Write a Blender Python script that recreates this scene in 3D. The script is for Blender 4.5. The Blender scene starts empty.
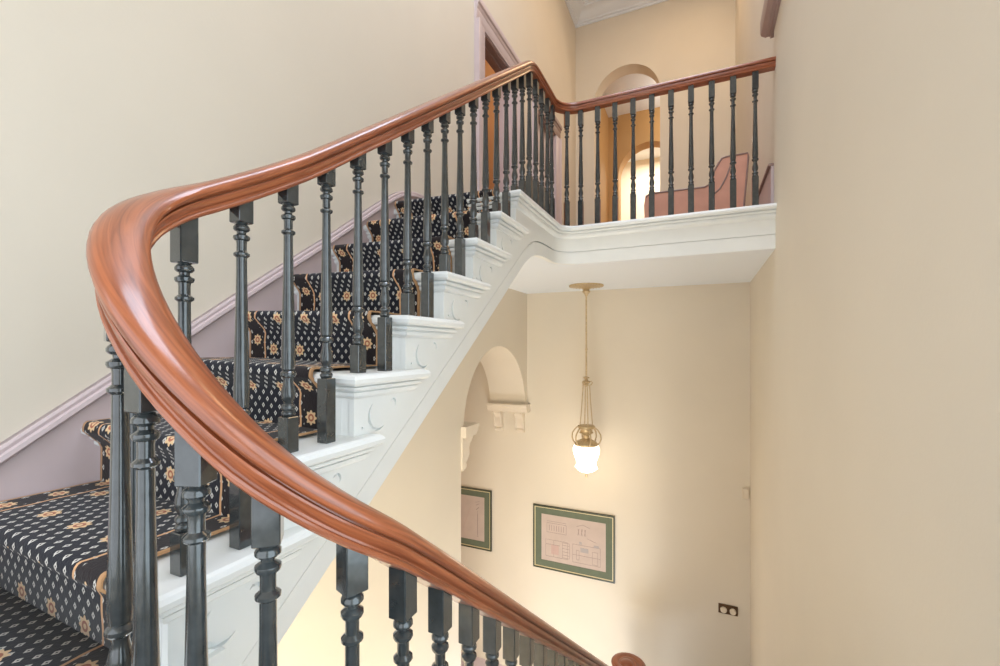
import bpy, bmesh, math, random
from mathutils import Vector, Matrix
from mathutils.geometry import tessellate_polygon

sc = bpy.context.scene
COL = sc.collection
PI = math.pi
Z0 = 4.085            # height of the lens above the hall floor; every z below is given from the lens level


# ------------------------------------------------------------------ materials
def new_mat(name):
    m = bpy.data.materials.new(name)
    m.use_nodes = True
    return m, m.node_tree.nodes, m.node_tree.links


def bsdf(m):
    return m.node_tree.nodes['Principled BSDF']


def plain(name, col, rough=0.5, metal=0.0, noise=0.0, scale=6.0, bump=0.0, bscale=60.0, coat=0.0, spec=None):
    m, n, l = new_mat(name)
    b = bsdf(m)
    b.inputs['Base Color'].default_value = (*col, 1)
    b.inputs['Roughness'].default_value = rough
    b.inputs['Metallic'].default_value = metal
    if coat:
        b.inputs['Coat Weight'].default_value = coat
        b.inputs['Coat Roughness'].default_value = 0.08
    if spec is not None:
        b.inputs['Specular IOR Level'].default_value = spec
    tc = n.new('ShaderNodeTexCoord')
    if noise:
        t = n.new('ShaderNodeTexNoise')
        t.inputs['Scale'].default_value = scale
        t.inputs['Detail'].default_value = 5
        l.new(tc.outputs['Object'], t.inputs['Vector'])
        r = n.new('ShaderNodeMapRange')
        r.inputs['From Min'].default_value = 0.3
        r.inputs['From Max'].default_value = 0.7
        r.inputs['To Min'].default_value = 1 - noise
        r.inputs['To Max'].default_value = 1 + noise
        l.new(t.outputs['Fac'], r.inputs['Value'])
        v = n.new('ShaderNodeVectorMath')
        v.operation = 'SCALE'
        v.inputs[0].default_value = col
        l.new(r.outputs['Result'], v.inputs['Scale'])
        l.new(v.outputs['Vector'], b.inputs['Base Color'])
    if bump:
        t2 = n.new('ShaderNodeTexNoise')
        t2.inputs['Scale'].default_value = bscale
        l.new(tc.outputs['Object'], t2.inputs['Vector'])
        bp = n.new('ShaderNodeBump')
        bp.inputs['Strength'].default_value = bump
        bp.inputs['Distance'].default_value = 0.004
        l.new(t2.outputs['Fac'], bp.inputs['Height'])
        l.new(bp.outputs['Normal'], b.inputs['Normal'])
    return m


def wood_mat(name, c1, c2):
    m, n, l = new_mat(name)
    b = bsdf(m)
    tc = n.new('ShaderNodeTexCoord')
    mp = n.new('ShaderNodeMapping')
    mp.inputs['Scale'].default_value = (1.6, 30, 1)
    l.new(tc.outputs['UV'], mp.inputs['Vector'])
    t = n.new('ShaderNodeTexNoise')
    t.inputs['Scale'].default_value = 3.0
    t.inputs['Detail'].default_value = 7
    t.inputs['Distortion'].default_value = 1.3
    l.new(mp.outputs['Vector'], t.inputs['Vector'])
    r = n.new('ShaderNodeValToRGB')
    r.color_ramp.elements[0].position = 0.32
    r.color_ramp.elements[0].color = (*c1, 1)
    r.color_ramp.elements[1].position = 0.68
    r.color_ramp.elements[1].color = (*c2, 1)
    l.new(t.outputs['Fac'], r.inputs['Fac'])
    l.new(r.outputs['Color'], b.inputs['Base Color'])
    b.inputs['Roughness'].default_value = 0.33
    b.inputs['Coat Weight'].default_value = 0.6
    b.inputs['Coat Roughness'].default_value = 0.12
    return m


CW = 0.72             # width of the runner


def carpet_mat():
    m, n, l = new_mat('carpet_pattern')
    b = bsdf(m)
    b.inputs['Roughness'].default_value = 0.95
    b.inputs['Sheen Weight'].default_value = 0.12
    b.inputs['Sheen Roughness'].default_value = 0.6
    b.inputs['Specular IOR Level'].default_value = 0.15

    def M(op, a, b_=None, c_=None):
        x = n.new('ShaderNodeMath')
        x.operation = op
        for i, q in enumerate((a, b_, c_)):
            if q is None:
                continue
            if isinstance(q, (int, float)):
                x.inputs[i].default_value = q
            else:
                l.new(q, x.inputs[i])
        return x.outputs[0]
    uv = n.new('ShaderNodeUVMap')
    sx = n.new('ShaderNodeSeparateXYZ')
    l.new(uv.outputs['UV'], sx.inputs[0])
    u, v = sx.outputs[0], sx.outputs[1]

    def cell(su, sv, ou=0.0, ov=0.0, stag=True):
        V = M('DIVIDE', M('ADD', v, ov), sv)
        row = M('FLOOR', V)
        fy = M('MULTIPLY', M('SUBTRACT', M('SUBTRACT', V, row), 0.5), sv)
        U = M('DIVIDE', M('ADD', u, ou), su)
        if stag:
            U = M('ADD', U, M('MULTIPLY', M('FLOORED_MODULO', row, 2.0), 0.5))
        fx = M('MULTIPLY', M('SUBTRACT', M('FRACT', U), 0.5), su)
        return fx, fy

    def rosette(fx, fy, R):
        rr = M('SQRT', M('ADD', M('MULTIPLY', fx, fx), M('MULTIPLY', fy, fy)))
        th = M('ARCTAN2', fy, fx)
        lim = M('MULTIPLY', M('ADD', M('MULTIPLY', M('COSINE', M('MULTIPLY', th, 8.0)), 0.14), 0.88), R)
        mask = M('LESS_THAN', rr, lim)
        heart = M('LESS_THAN', M('ABSOLUTE', M('SUBTRACT', rr, R * 0.38)), R * 0.13)
        return mask, heart
    # small ivory diamonds with a dark eye
    fx, fy = cell(0.040, 0.0235)
    d = M('ADD', M('ABSOLUTE', fx), M('MULTIPLY', M('ABSOLUTE', fy), 0.75))
    dia = M('MULTIPLY', M('LESS_THAN', d, 0.0072), M('GREATER_THAN', d, 0.0026))
    # rosettes of the field, and of the border
    rx, ry = cell(0.155, 0.146, 0.0, 0.05)
    r1, h1 = rosette(rx, ry, 0.0255)
    edge = M('MINIMUM', u, M('SUBTRACT', CW, u))
    by = M('MULTIPLY', M('SUBTRACT', M('FRACT', M('DIVIDE', v, 0.115)), 0.5), 0.115)
    bx = M('SUBTRACT', edge, 0.054)
    r2, h2 = rosette(bx, by, 0.025)
    inb = M('LESS_THAN', edge, 0.102)
    outb = M('SUBTRACT', 1.0, inb)
    wav = M('MULTIPLY', M('SINE', M('MULTIPLY', v, 54.0)), 0.002)
    line = M('LESS_THAN', M('ABSOLUTE', M('SUBTRACT', M('ADD', edge, wav), 0.102)), 0.0042)
    bind = M('LESS_THAN', edge, 0.012)
    ros = M('ADD', M('MULTIPLY', r1, outb), M('MULTIPLY', r2, inb))
    hrt = M('ADD', M('MULTIPLY', h1, outb), M('MULTIPLY', h2, inb))
    bs = M('GREATER_THAN', M('ADD', M('ABSOLUTE', bx), 0.0), 0.03)
    dmask = M('MULTIPLY', dia, M('ADD', outb, M('MULTIPLY', inb, bs)))

    def mix(fac, c1, c2):
        x = n.new('ShaderNodeMix')
        x.data_type = 'RGBA'
        l.new(fac, x.inputs[0])
        for i, q in ((6, c1), (7, c2)):
            if isinstance(q, tuple):
                x.inputs[i].default_value = (*q, 1)
            else:
                l.new(q, x.inputs[i])
        return x.outputs[2]
    c = mix(inb, (0.010, 0.011, 0.019), (0.016, 0.011, 0.013))
    c = mix(dmask, c, (0.62, 0.60, 0.56))
    c = mix(ros, c, (0.74, 0.52, 0.30))
    c = mix(hrt, c, (0.40, 0.13, 0.07))
    c = mix(line, c, (0.66, 0.38, 0.20))
    c = mix(bind, c, (0.52, 0.30, 0.15))
    l.new(c, b.inputs['Base Color'])
    t = n.new('ShaderNodeTexNoise')
    t.inputs['Scale'].default_value = 500
    bp = n.new('ShaderNodeBump')
    bp.inputs['Strength'].default_value = 0.5
    bp.inputs['Distance'].default_value = 0.003
    l.new(t.outputs['Fac'], bp.inputs['Height'])
    l.new(bp.outputs['Normal'], b.inputs['Normal'])
    return m


def emit_mat(name, col, strength, base=(0.9, 0.9, 0.9)):
    m, n, l = new_mat(name)
    b = bsdf(m)
    b.inputs['Base Color'].default_value = (*base, 1)
    b.inputs['Emission Color'].default_value = (*col, 1)
    b.inputs['Emission Strength'].default_value = strength
    b.inputs['Roughness'].default_value = 0.25
    return m


WALL = plain('cream_wall_paint', (0.72, 0.655, 0.55), 0.75, noise=0.03, scale=1.1, bump=0.06, bscale=90)
WHITE = plain('white_gloss_paint', (0.82, 0.845, 0.84), 0.35, noise=0.02, scale=7)
CEIL = plain('ceiling_white', (0.81, 0.855, 0.91), 0.8)
IRON = plain('dark_green_black_gloss', (0.034, 0.040, 0.042), 0.15, noise=0.25, scale=40, bump=0.10, bscale=45, coat=0.8)
WOOD = wood_mat('polished_mahogany', (0.19, 0.045, 0.015), (0.39, 0.112, 0.041))
LILAC = plain('lilac_gloss_paint', (0.60, 0.50, 0.51), 0.35, noise=0.03, scale=5)
TRIM = plain('mauve_brown_trim', (0.38, 0.28, 0.255), 0.4, noise=0.05)
BROWN = plain('brown_mauve_paint', (0.28, 0.19, 0.17), 0.4, noise=0.05)
CARPET = carpet_mat()
BRASS = plain('aged_brass', (0.60, 0.47, 0.29), 0.38, metal=0.6, noise=0.15, scale=60)
PLASTER = plain('cream_plaster', (0.74, 0.66, 0.55), 0.6, noise=0.03)
WARMWALL = plain('warm_lit_wall', (0.52, 0.315, 0.13), 0.7, noise=0.03, scale=1.5)  # cream wall deepened to ochre, warm lamplight put into the colour
ORANGE = plain('orange_wall_paint', (0.56, 0.30, 0.13), 0.7, noise=0.04, scale=2)
SALMON = plain('salmon_leather', (0.64, 0.33, 0.235), 0.45, noise=0.06, scale=9, bump=0.15, bscale=160)
FLOORW = wood_mat('floor_boards', (0.20, 0.10, 0.05), (0.33, 0.18, 0.09))
BOUNCEFL = plain('pale_bounce_floor', (0.62, 0.58, 0.52), 0.4, noise=0.08, scale=3)  # unseen hall floor, made pale to bounce light up to the soffit
FRAMEG = plain('dark_green_frame', (0.045, 0.055, 0.035), 0.35)
GILT = plain('gilt_slip', (0.72, 0.62, 0.38), 0.4)
MOUNT = plain('green_mount_board', (0.130, 0.155, 0.105), 0.8, noise=0.06, scale=15)
PAPER = plain('pink_paper', (0.53, 0.43, 0.38), 0.8, noise=0.05, scale=8)
INK = plain('faint_ink', (0.33, 0.26, 0.24), 0.8)
PINKINK = plain('pink_wash', (0.53, 0.37, 0.33), 0.8)
GREYINK = plain('grey_wash', (0.40, 0.36, 0.36), 0.8)
SHADE = emit_mat('lit_opal_glass', (1.0, 0.90, 0.72), 3.2)
BROWNPL = plain('bronze_plate', (0.13, 0.075, 0.04), 0.35, metal=0.4)
IVORY = plain('ivory_plastic', (0.72, 0.64, 0.52), 0.4)
LEAF = plain('leaf_green', (0.10, 0.16, 0.05), 0.6, noise=0.2, scale=30)
PETAL = plain('cream_petals', (0.75, 0.68, 0.42), 0.6, noise=0.1, scale=30)
TERRA = plain('glazed_bowl', (0.45, 0.40, 0.33), 0.3)


# ------------------------------------------------------------------ mesh helpers
class MB:
    def __init__(self):
        self.v, self.f, self.uv = [], [], {}

    def quad_grid(self, rows, closed_u=False, cap=False):
        """rows: equal length lists of points; skin between successive rows"""
        k = len(self.v)
        w = len(rows[0])
        for r in rows:
            self.v += [tuple(p) for p in r]
        for i in range(len(rows) - 1):
            for j in range(w if closed_u else w - 1):
                a, b = k + i * w + j, k + i * w + (j + 1) % w
                self.f.append((a, b, b + w, a + w))
        if cap:
            self.f.append(tuple(k + j for j in range(w))[::-1])
            self.f.append(tuple(k + (len(rows) - 1) * w + j for j in range(w)))

    def box(self, x0, x1, y0, y1, z0, z1, bev=0.0):
        if bev <= 0:
            k = len(self.v)
            self.v += [(x, y, z) for z in (z0, z1) for y in (y0, y1) for x in (x0, x1)]
            for q in ((0, 2, 3, 1), (4, 5, 7, 6), (0, 1, 5, 4), (2, 6, 7, 3), (0, 4, 6, 2), (1, 3, 7, 5)):
                self.f.append(tuple(k + i for i in q))
            return
        b = bev

        def ring(ins, z):
            xa, xb, ya, yb = x0 + ins, x1 - ins, y0 + ins, y1 - ins
            return [(xa + b, ya, z), (xb - b, ya, z), (xb, ya + b, z), (xb, yb - b, z), (xb - b, yb, z), (xa + b, yb, z), (xa, yb - b, z), (xa, ya + b, z)]
        self.quad_grid([ring(b, z0), ring(0, z0 + b), ring(0, z1 - b), ring(b, z1)], True, True)

    def lathe(self, cx, cy, prof, seg=16, cap=True):
        rows = [[(cx + r * math.cos(2 * PI * j / seg), cy + r * math.sin(2 * PI * j / seg), z) for j in range(seg)] for r, z in prof]
        self.quad_grid(rows, True, cap)

    def prism(self, pts, axis, a0, a1):
        """pts: closed 2-D outline; extruded along axis 'x' (pts are y,z), 'y' (x,z) or 'z' (x,y)"""
        def mp(p, a):
            return (a, p[0], p[1]) if axis == 'x' else (p[0], a, p[1]) if axis == 'y' else (p[0], p[1], a)
        n = len(pts)
        k = len(self.v)
        self.v += [mp(p, a0) for p in pts] + [mp(p, a1) for p in pts]
        tris = tessellate_polygon([[Vector((p[0], p[1], 0)) for p in pts]])
        for t in tris:
            self.f.append((k + t[0], k + t[1], k + t[2]))
            self.f.append((k + n + t[2], k + n + t[1], k + n + t[0]))
        for i in range(n):
            j = (i + 1) % n
            self.f.append((k + i, k + j, k + n + j, k + n + i))

    def panel(self, loops, axis, a0, a1):
        """like prism with holes (loops[0] outer)"""
        def mp(p, a):
            return (a, p[0], p[1]) if axis == 'x' else (p[0], a, p[1]) if axis == 'y' else (p[0], p[1], a)
        allp = [p for L in loops for p in L]
        n = len(allp)
        k = len(self.v)
        self.v += [mp(p, a0) for p in allp] + [mp(p, a1) for p in allp]
        for t in tessellate_polygon([[Vector((p[0], p[1], 0)) for p in L] for L in loops]):
            self.f.append((k + t[0], k + t[1], k + t[2]))
            self.f.append((k + n + t[2], k + n + t[1], k + n + t[0]))
        o = 0
        for L in loops:
            for i in range(len(L)):
                j = (i + 1) % len(L)
                self.f.append((k + o + i, k + o + j, k + n + o + j, k + n + o + i))
            o += len(L)

    def sweep(self, path, prof, closed=True, cap=True, slope=True, uv=False):
        """path: (x,y,z) points; prof: (offset to the right, height); sections stay vertical, mitred in plan"""
        rows = []
        n = len(path)
        L = [0.0]
        for i in range(1, n):
            L.append(L[-1] + (Vector(path[i]) - Vector(path[i - 1])).length)
        for i in range(n):
            a = Vector(path[max(0, i - 1)])
            b = Vector(path[i])
            c = Vector(path[min(n - 1, i + 1)])
            d1 = Vector((b.x - a.x, b.y - a.y)) if i > 0 else Vector((c.x - b.x, c.y - b.y))
            d2 = Vector((c.x - b.x, c.y - b.y)) if i < n - 1 else d1
            d1.normalize()
            d2.normalize()
            t = (d1 + d2)
            if t.length < 1e-6:
                t = d1.copy()
            t.normalize()
            mit = 1 / max(0.3, t.dot(d1))
            nx, ny = t.y * mit, -t.x * mit
            e = (c - a)
            h = math.hypot(e.x, e.y)
            sl = math.sqrt(1 + (e.z / h) ** 2) if (slope and h > 1e-6) else 1.0
            rows.append([(b.x + nx * o, b.y + ny * o, b.z + z * sl) for o, z in prof])
        k = len(self.f)
        self.quad_grid(rows, closed, cap)
        if uv:
            w = len(prof)
            per = [0.0]
            for j in range(1, w + 1):
                p, q = prof[j - 1], prof[j % w]
                per.append(per[-1] + math.hypot(p[0] - q[0], p[1] - q[1]))
            m = w if closed else w - 1
            for i in range(n - 1):
                for j in range(m):
                    self.uv[k + i * m + j] = [(L[i], per[j]), (L[i], per[j + 1]), (L[i + 1], per[j + 1]), (L[i + 1], per[j])]

    def tube(self, pts, r, seg=8, cap=True):
        rows = []
        n = len(pts)
        P = [Vector(p) for p in pts]
        up = None
        for i in range(n):
            t = (P[min(n - 1, i + 1)] - P[max(0, i - 1)]).normalized()
            if up is None:
                up = Vector((0, 0, 1)) if abs(t.z) < 0.9 else Vector((1, 0, 0))
            s = t.cross(up).normalized()
            up = s.cross(t).normalized()
            ri = r[i] if isinstance(r, (list, tuple)) else r
            rows.append([tuple(P[i] + (s * math.cos(2 * PI * j / seg) + up * math.sin(2 * PI * j / seg)) * ri) for j in range(seg)])
        self.quad_grid(rows, True, cap)

    def build(self, name, mat, parent=None, loc=(0, 0, 0), smooth=35, mesh=None, rz=0.0, raw=False):
        me = mesh
        if me is None:
            me = bpy.data.meshes.new(name)
            off = Vector(loc)
            R = Matrix.Rotation(-rz, 3, 'Z')
            zz = Z0 if not raw else 0.0
            vs = [tuple(R @ (Vector((x, y, z + zz)) - off)) for x, y, z in self.v] if not raw else self.v
            me.from_pydata(vs, [], self.f)
            if self.uv:
                lay = me.uv_layers.new(name='UVMap')
                for p in me.polygons:
                    q = self.uv.get(p.index)
                    if q:
                        for li, c in zip(p.loop_indices, q):
                            lay.data[li].uv = c
            bm = bmesh.new()
            bm.from_mesh(me)
            bmesh.ops.recalc_face_normals(bm, faces=bm.faces)
            bm.to_mesh(me)
            bm.free()
            for p in me.polygons:
                p.use_smooth = True
            me.set_sharp_from_angle(angle=math.radians(smooth))
            me.materials.append(mat)
        o = bpy.data.objects.new(name, me)
        COL.objects.link(o)
        if parent:
            o.parent = parent
        o.location = loc
        o.rotation_euler = (0, 0, rz)
        return o


def place(o, parent=None):
    """parent without moving: parents here are unrotated empties, so subtract their location"""
    o.parent = parent
    if parent:
        o.location = Vector(o.location) - Vector(parent.location)
    return o


def empty(name, loc, label, cat, group=None):
    o = bpy.data.objects.new(name, None)
    o.empty_display_size = 0.1
    COL.objects.link(o)
    o.location = loc
    o['label'] = label
    o['category'] = cat
    if group:
        o['group'] = group
    return o


def tag(o, label, cat, group=None):
    o['label'] = label
    o['category'] = cat
    if group:
        o['group'] = group
    return o


def struct(o):
    o['kind'] = 'structure'
    return o


def W(x, y, z):
    return (x, y, z + Z0)


# ------------------------------------------------------------------ plan of the place
XL, XR = -1.886, 0.4364        # left wall, right wall
XRU = 0.450                    # right wall of the upper hall
YB = -0.60                     # wall behind the lens
YF = 4.95                      # far wall of the lower hall
YU = 7.20                      # far wall of the upper hall
YL = 3.33                      # edge of the landing
XS = -1.0                      # face of the upper string
ZF = -Z0                       # hall floor
ZL = 0.915                     # landing
ZS = 0.644                     # underside of the landing
ZC = 5.50                      # ceiling
RISE, RUN = 0.20, 0.269
RY = [0.552 + RUN * i for i in range(8)]        # risers of the upper flight, last one is the landing's
RZ = [-0.485 + RISE * i for i in range(8)]      # their treads


def tilt(x):                   # the old treads dip a little towards the well
    return 0.028 * max(0.0, (-1.0 - x)) / 0.886


# ------------------------------------------------------------------ setting
def arch_pts(c, r, zs, n=24, up=True):
    return [(c + r * math.cos(PI - PI * i / n), zs + r * math.sin(PI * i / n)) for i in range(n + 1)]


# lower left wall with the archway under the stair
b = MB()
out = [(YB, ZF), (3.354, ZF), (3.354, -0.70)] + arch_pts(4.15, 0.75, -0.74) + [(4.97, -0.74), (4.97, 0.5), (YB, 0.5)]
b.prism(out, 'x', XL - 0.46, XL)
struct(b.build('wall_left', WALL))
# upper left wall with the two door openings
D1 = (3.787, 4.50, 3.00)
D2 = (5.30, 6.06, 3.00)
b = MB()
hole = lambda d: [(d[0], ZL), (d[0], d[2]), (d[1], d[2]), (d[1], ZL)]
out = [(YB, 0.5), (YB, ZC), (YU + 0.5, ZC), (YU + 0.5, 0.5)]
b.panel([out, hole(D1), hole(D2)], 'x', XL - 0.15, XL)
struct(b.build('wall_left_upper', WALL))
# right wall beside the stair, and its continuation below and above the landing
b = MB()
b.panel([[(YB, ZF), (3.40, ZF), (3.40, ZC), (YB, ZC)], [(-0.45, -0.85), (0.85, -0.85), (0.85, 1.3), (-0.45, 1.3)]], 'x', XR, XR + 0.3)
b.box(XR, XR + 0.3, 3.40, YF, ZF, ZS)
struct(b.build('wall_right', WALL))
b = MB()
b.box(XRU, XRU + 0.3, 3.40, YU, ZL - 0.05, ZC)
struct(b.build('wall_right_upper', WALL))
# wall behind the lens with an unseen window, added for front light
WX0, WX1, WZ0, WZ1 = -1.80, 0.34, -0.80, 1.30
b = MB()
b.panel([[(XL - 0.3, ZF), (XR + 0.3, ZF), (XR + 0.3, ZC), (XL - 0.3, ZC)], [(WX0, WZ0), (WX1, WZ0), (WX1, WZ1), (WX0, WZ1)]], 'y', YB - 0.3, YB)
struct(b.build('wall_back', WALL))
b = MB()
for x in (WX0, (WX0 + WX1) / 2 - 0.03, WX1 - 0.06):
    b.box(x, x + 0.06, YB - 0.2, YB - 0.14, WZ0, WZ1)
for z in (WZ0, (WZ0 + WZ1) / 2 - 0.03, WZ1 - 0.06):
    b.box(WX0, WX1, YB - 0.2, YB - 0.14, z, z + 0.06)
struct(b.build('added_window_1', WHITE))
b = MB()
for y in (-0.45, 0.17, 0.79):
    b.box(XR + 0.14, XR + 0.2, y, y + 0.06, -0.85, 1.3)
for z in (-0.85, 0.2, 1.24):
    b.box(XR + 0.14, XR + 0.2, -0.45, 0.85, z, z + 0.06)
struct(b.build('added_window_2', WHITE))  # unseen side window, added to brighten the string and lower wall
# far wall of the lower hall
b = MB()
b.box(-4.4, XR + 0.3, YF, YF + 0.25, ZF, ZS)
struct(b.build('wall_far', WALL))
# passage beyond the archway
b = MB()
b.box(-4.6, -4.4, 0.4, YF + 0.25, ZF, ZS)
b.box(-4.6, XL - 0.46, 0.2, 0.4, ZF, ZS)
struct(b.build('wall_passage', WALL))
b = MB()
b.box(-4.6, XL - 0.15, 0.2, 3.2, ZS, ZS + 0.2)
b.box(-4.6, XL - 0.15, 3.2, YF + 0.25, ZS, ZL - 0.12)
struct(b.build('ceiling_passage', CEIL))
# floors
b = MB()
b.box(-4.6, XR + 0.3, YB - 0.3, YF + 0.25, ZF - 0.2, ZF)
struct(b.build('floor', BOUNCEFL))
b = MB()
b.box(XL - 0.15, XR + 0.35, YL + 0.03, YU + 0.5, ZS, ZL - 0.004)
b.box(XL, -1.05, 2.47, YL + 0.03, ZS + 0.02, ZL - 0.004)
struct(b.build('floor_upper', FLOORW))
b = MB()
b.box(XL, XR, YL + 0.02, YF, ZS - 0.012, ZS)
b.prism([(XL, 2.55), (-1.04, 2.55), (-1.04, 3.18), (-1.02, 3.26), (-0.96, 3.33), (-0.90, YL + 0.02), (XL, YL + 0.02)], 'z', ZS - 0.012, ZS)
struct(b.build('ceiling_lower', CEIL))
# ceiling and cornice
b = MB()
b.box(XL - 0.3, XR + 0.4, YB - 0.3, YU + 0.6, ZC, ZC + 0.2)
struct(b.build('ceiling', CEIL))
b = MB()
cp = [(0, -0.24), (0.02, -0.24), (0.02, -0.21), (0.045, -0.20), (0.05, -0.175), (0.07, -0.165), (0.10, -0.11), (0.15, -0.075), (0.19, -0.06),
      (0.19, -0.04), (0.215, -0.035), (0.22, 0.0), (0, 0.0)]
b.sweep([(XL, YB, ZC), (XL, YU, ZC), (XRU, YU, ZC), (XRU, 3.4, ZC)], cp)
struct(b.build('trim_cornice', CEIL))
# upper far wall with an arched opening, corridor behind it with a second arch
b = MB()
AC, AR, AZ = -1.076, 0.505, 3.94
out = [(XL - 0.1, ZL - 0.1), (AC - AR, ZL - 0.1)] + arch_pts(AC, AR, AZ) + [(AC + AR, ZL - 0.1), (XRU + 0.3, ZL - 0.1), (XRU + 0.3, ZC), (XL - 0.1, ZC)]
b.prism(out, 'y', YU, YU + 0.27)
struct(b.build('wall_far_upper', WALL))
YC = 8.80
AC2, AR2, AZ2 = -0.90, 0.56, 3.32
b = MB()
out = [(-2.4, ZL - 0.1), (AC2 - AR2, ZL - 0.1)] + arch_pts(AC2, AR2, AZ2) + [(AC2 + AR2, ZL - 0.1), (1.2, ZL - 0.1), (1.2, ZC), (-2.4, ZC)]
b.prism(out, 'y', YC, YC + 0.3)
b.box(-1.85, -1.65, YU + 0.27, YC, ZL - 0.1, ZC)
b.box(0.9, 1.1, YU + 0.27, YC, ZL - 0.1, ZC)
struct(b.build('wall_corridor', WARMWALL))
b = MB()
b.box(-2.4, 1.2, YU + 0.25, YC + 0.05, 4.49, 4.7)
struct(b.build('ceiling_corridor', CEIL))
b = MB()
b.box(-2.4, 1.2, YU + 0.26, YC + 3.0, ZL - 0.2, ZL)
struct(b.build('floor_corridor', FLOORW))
b = MB()
b.box(-2.4, 1.2, YC + 2.6, YC + 2.8, ZL, 4.6)
b.box(-2.6, -2.4, YC + 0.3, YC + 2.8, ZL, 4.6)
b.box(1.0, 1.2, YC + 0.3, YC + 2.8, ZL, 4.6)
struct(b.build('wall_end_room', WALL))
b = MB()
b.box(-2.6, 1.2, YC + 0.3, YC + 2.8, 4.6, 4.75)
struct(b.build('ceiling_end_room', CEIL))
# room behind the open door on the left
b = MB()
b.box(-4.4, -4.2, 3.0, 6.2, ZL, 4.2)
b.box(-4.4, XL - 0.15, 5.2, 5.3, ZL, 4.2)
b.box(-4.4, XL - 0.15, 2.9, 3.0, ZL, 4.2)
struct(b.build('wall_side_room', ORANGE))
b = MB()
b.box(-4.4, XL - 0.15, 2.9, 5.3, 4.1, 4.25)
struct(b.build('ceiling_side_room', CEIL))
b = MB()
b.box(-4.4, XL - 0.15, 2.9, 5.3, ZL - 0.1, ZL - 0.004)
struct(b.build('floor_side_room', FLOORW))


# door casings
def casing(name, d, mat, headmat, leaf=False):
    y0, y1, zt = d
    w = 0.185
    b = MB()
    x = XL

    def jamb(ya, yb, inner_right):
        # stepped moulding in plan
        s = 1 if inner_right else -1
        inn, o = (yb, ya) if inner_right else (ya, yb)
        pts = [(x, inn), (x + 0.018, inn), (x + 0.02, inn - s * 0.02), (x + 0.026, inn - s * 0.03), (x + 0.026, inn - s * 0.10), (x + 0.034, inn - s * 0.11),
               (x + 0.036, inn - s * 0.135), (x + 0.05, inn - s * 0.145), (x + 0.054, inn - s * 0.165), (x + 0.05, o), (x, o)]
        b.prism(pts, 'z', ZL, zt)
    jamb(y0 - w, y0, True)
    jamb(y1, y1 + w, False)
    # lining
    b.box(x - 0.15, x, y0 - 0.002, y0 + 0.02, ZL, zt)
    b.box(x - 0.15, x, y1 - 0.02, y1 + 0.002, ZL, zt)
    o = struct(b.build(name, mat))
    h = MB()
    pr = [(x, zt), (x + 0.018, zt), (x + 0.02, zt + 0.02), (x + 0.026, zt + 0.03), (x + 0.026, zt + 0.10), (x + 0.034, zt + 0.11), (x + 0.036, zt + 0.135),
          (x + 0.05, zt + 0.145), (x + 0.054, zt + 0.165), (x + 0.052, zt + 0.195), (x + 0.04, zt + 0.215), (x, zt + 0.222)]
    h.prism([(p[0], p[1]) for p in pr], 'y', y0 - w, y1 + w)
    place(h.build('door_head', headmat), o)
    h = MB()
    h.box(x - 0.15, x, y0, y1, zt - 0.02, zt + 0.001)
    h.box(x - 0.10, x - 0.06, y0, y1, zt - 0.035, zt - 0.02)
    place(h.build('door_lining', BROWN), o)
    if leaf:
        q = MB()
        q.box(x - 0.12, x - 0.08, y0 + 0.02, y1 - 0.02, ZL + 0.01, zt - 0.02)
        for za, zb in ((ZL + 0.2, ZL + 0.85), (ZL + 1.05, ZL + 1.95)):
            q.box(x - 0.08, x - 0.07, y0 + 0.14, (y0 + y1) / 2 - 0.05, za, zb, 0.004)
            q.box(x - 0.08, x - 0.07, (y0 + y1) / 2 + 0.05, y1 - 0.14, za, zb, 0.004)
        place(q.build('door_leaf', LILAC), o)
    return o


casing('door_1', D1, LILAC, LILAC)
casing('door_2', D2, LILAC, BROWN, True)  # this head is brown instead of lilac, its shade put into the colour

# raked skirting up the left wall, with its cap moulding
dado = [(-0.58, -1.13), (0.30, -0.492), (0.582, -0.287), (0.85, -0.094), (1.12, 0.099), (1.37, 0.282), (1.61, 0.453), (1.82, 0.600), (2.02, 0.747), (2.20, 0.880),
        (2.32, 0.965), (2.40, 1.018), (2.47, 1.058), (2.55, 1.086), (2.64, 1.105), (2.77, 1.113), (3.10, 1.115), (3.60, 1.115)]
b = MB()
low = [(p[0], min(p[1] - 0.62, ZL - 0.25)) for p in dado][::-1]
b.prism(dado + low, 'x', XL, XL + 0.022)
bl = struct(b.build('baseboard_left', LILAC))
b = MB()
mp_ = [(0.0, 0.0), (0.030, 0.0), (0.034, -0.008), (0.032, -0.018), (0.042, -0.022), (0.044, -0.034), (0.036, -0.042), (0.024, -0.045), (0.0, -0.045)]
b.sweep([(XL + 0.001, y, z) for y, z in dado], mp_)
place(b.build('cap_moulding', LILAC), bl)
# plain skirting of the upper hall, of the lower far wall, the raked end on the right wall
b = MB()
for ya, yb in ((3.60, D1[0] - 0.186), (D1[1] + 0.186, D2[0] - 0.186), (D2[1] + 0.186, YU)):
    if yb > ya:
        b.box(XL, XL + 0.024, ya, yb, ZL, ZL + 0.2)
struct(b.build('baseboard_left_upper', LILAC))
b = MB()
b.prism([(YF, ZF), (YF - 0.025, ZF), (YF - 0.025, ZF + 0.17), (YF - 0.015, ZF + 0.19), (YF - 0.012, ZF + 0.205), (YF, ZF + 0.21)], 'x', -4.4, XR)
struct(b.build('baseboard_far', LILAC))
b = MB()
b.box(XRU - 0.03, XRU, 3.41, YU, ZL, 1.195)
br = struct(b.build('baseboard_right', LILAC))
b = MB()
b.box(XRU - 0.046, XRU, 3.405, YU, 1.195, 1.212, 0.003)
place(b.build('cap_moulding', BROWN), br)
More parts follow.
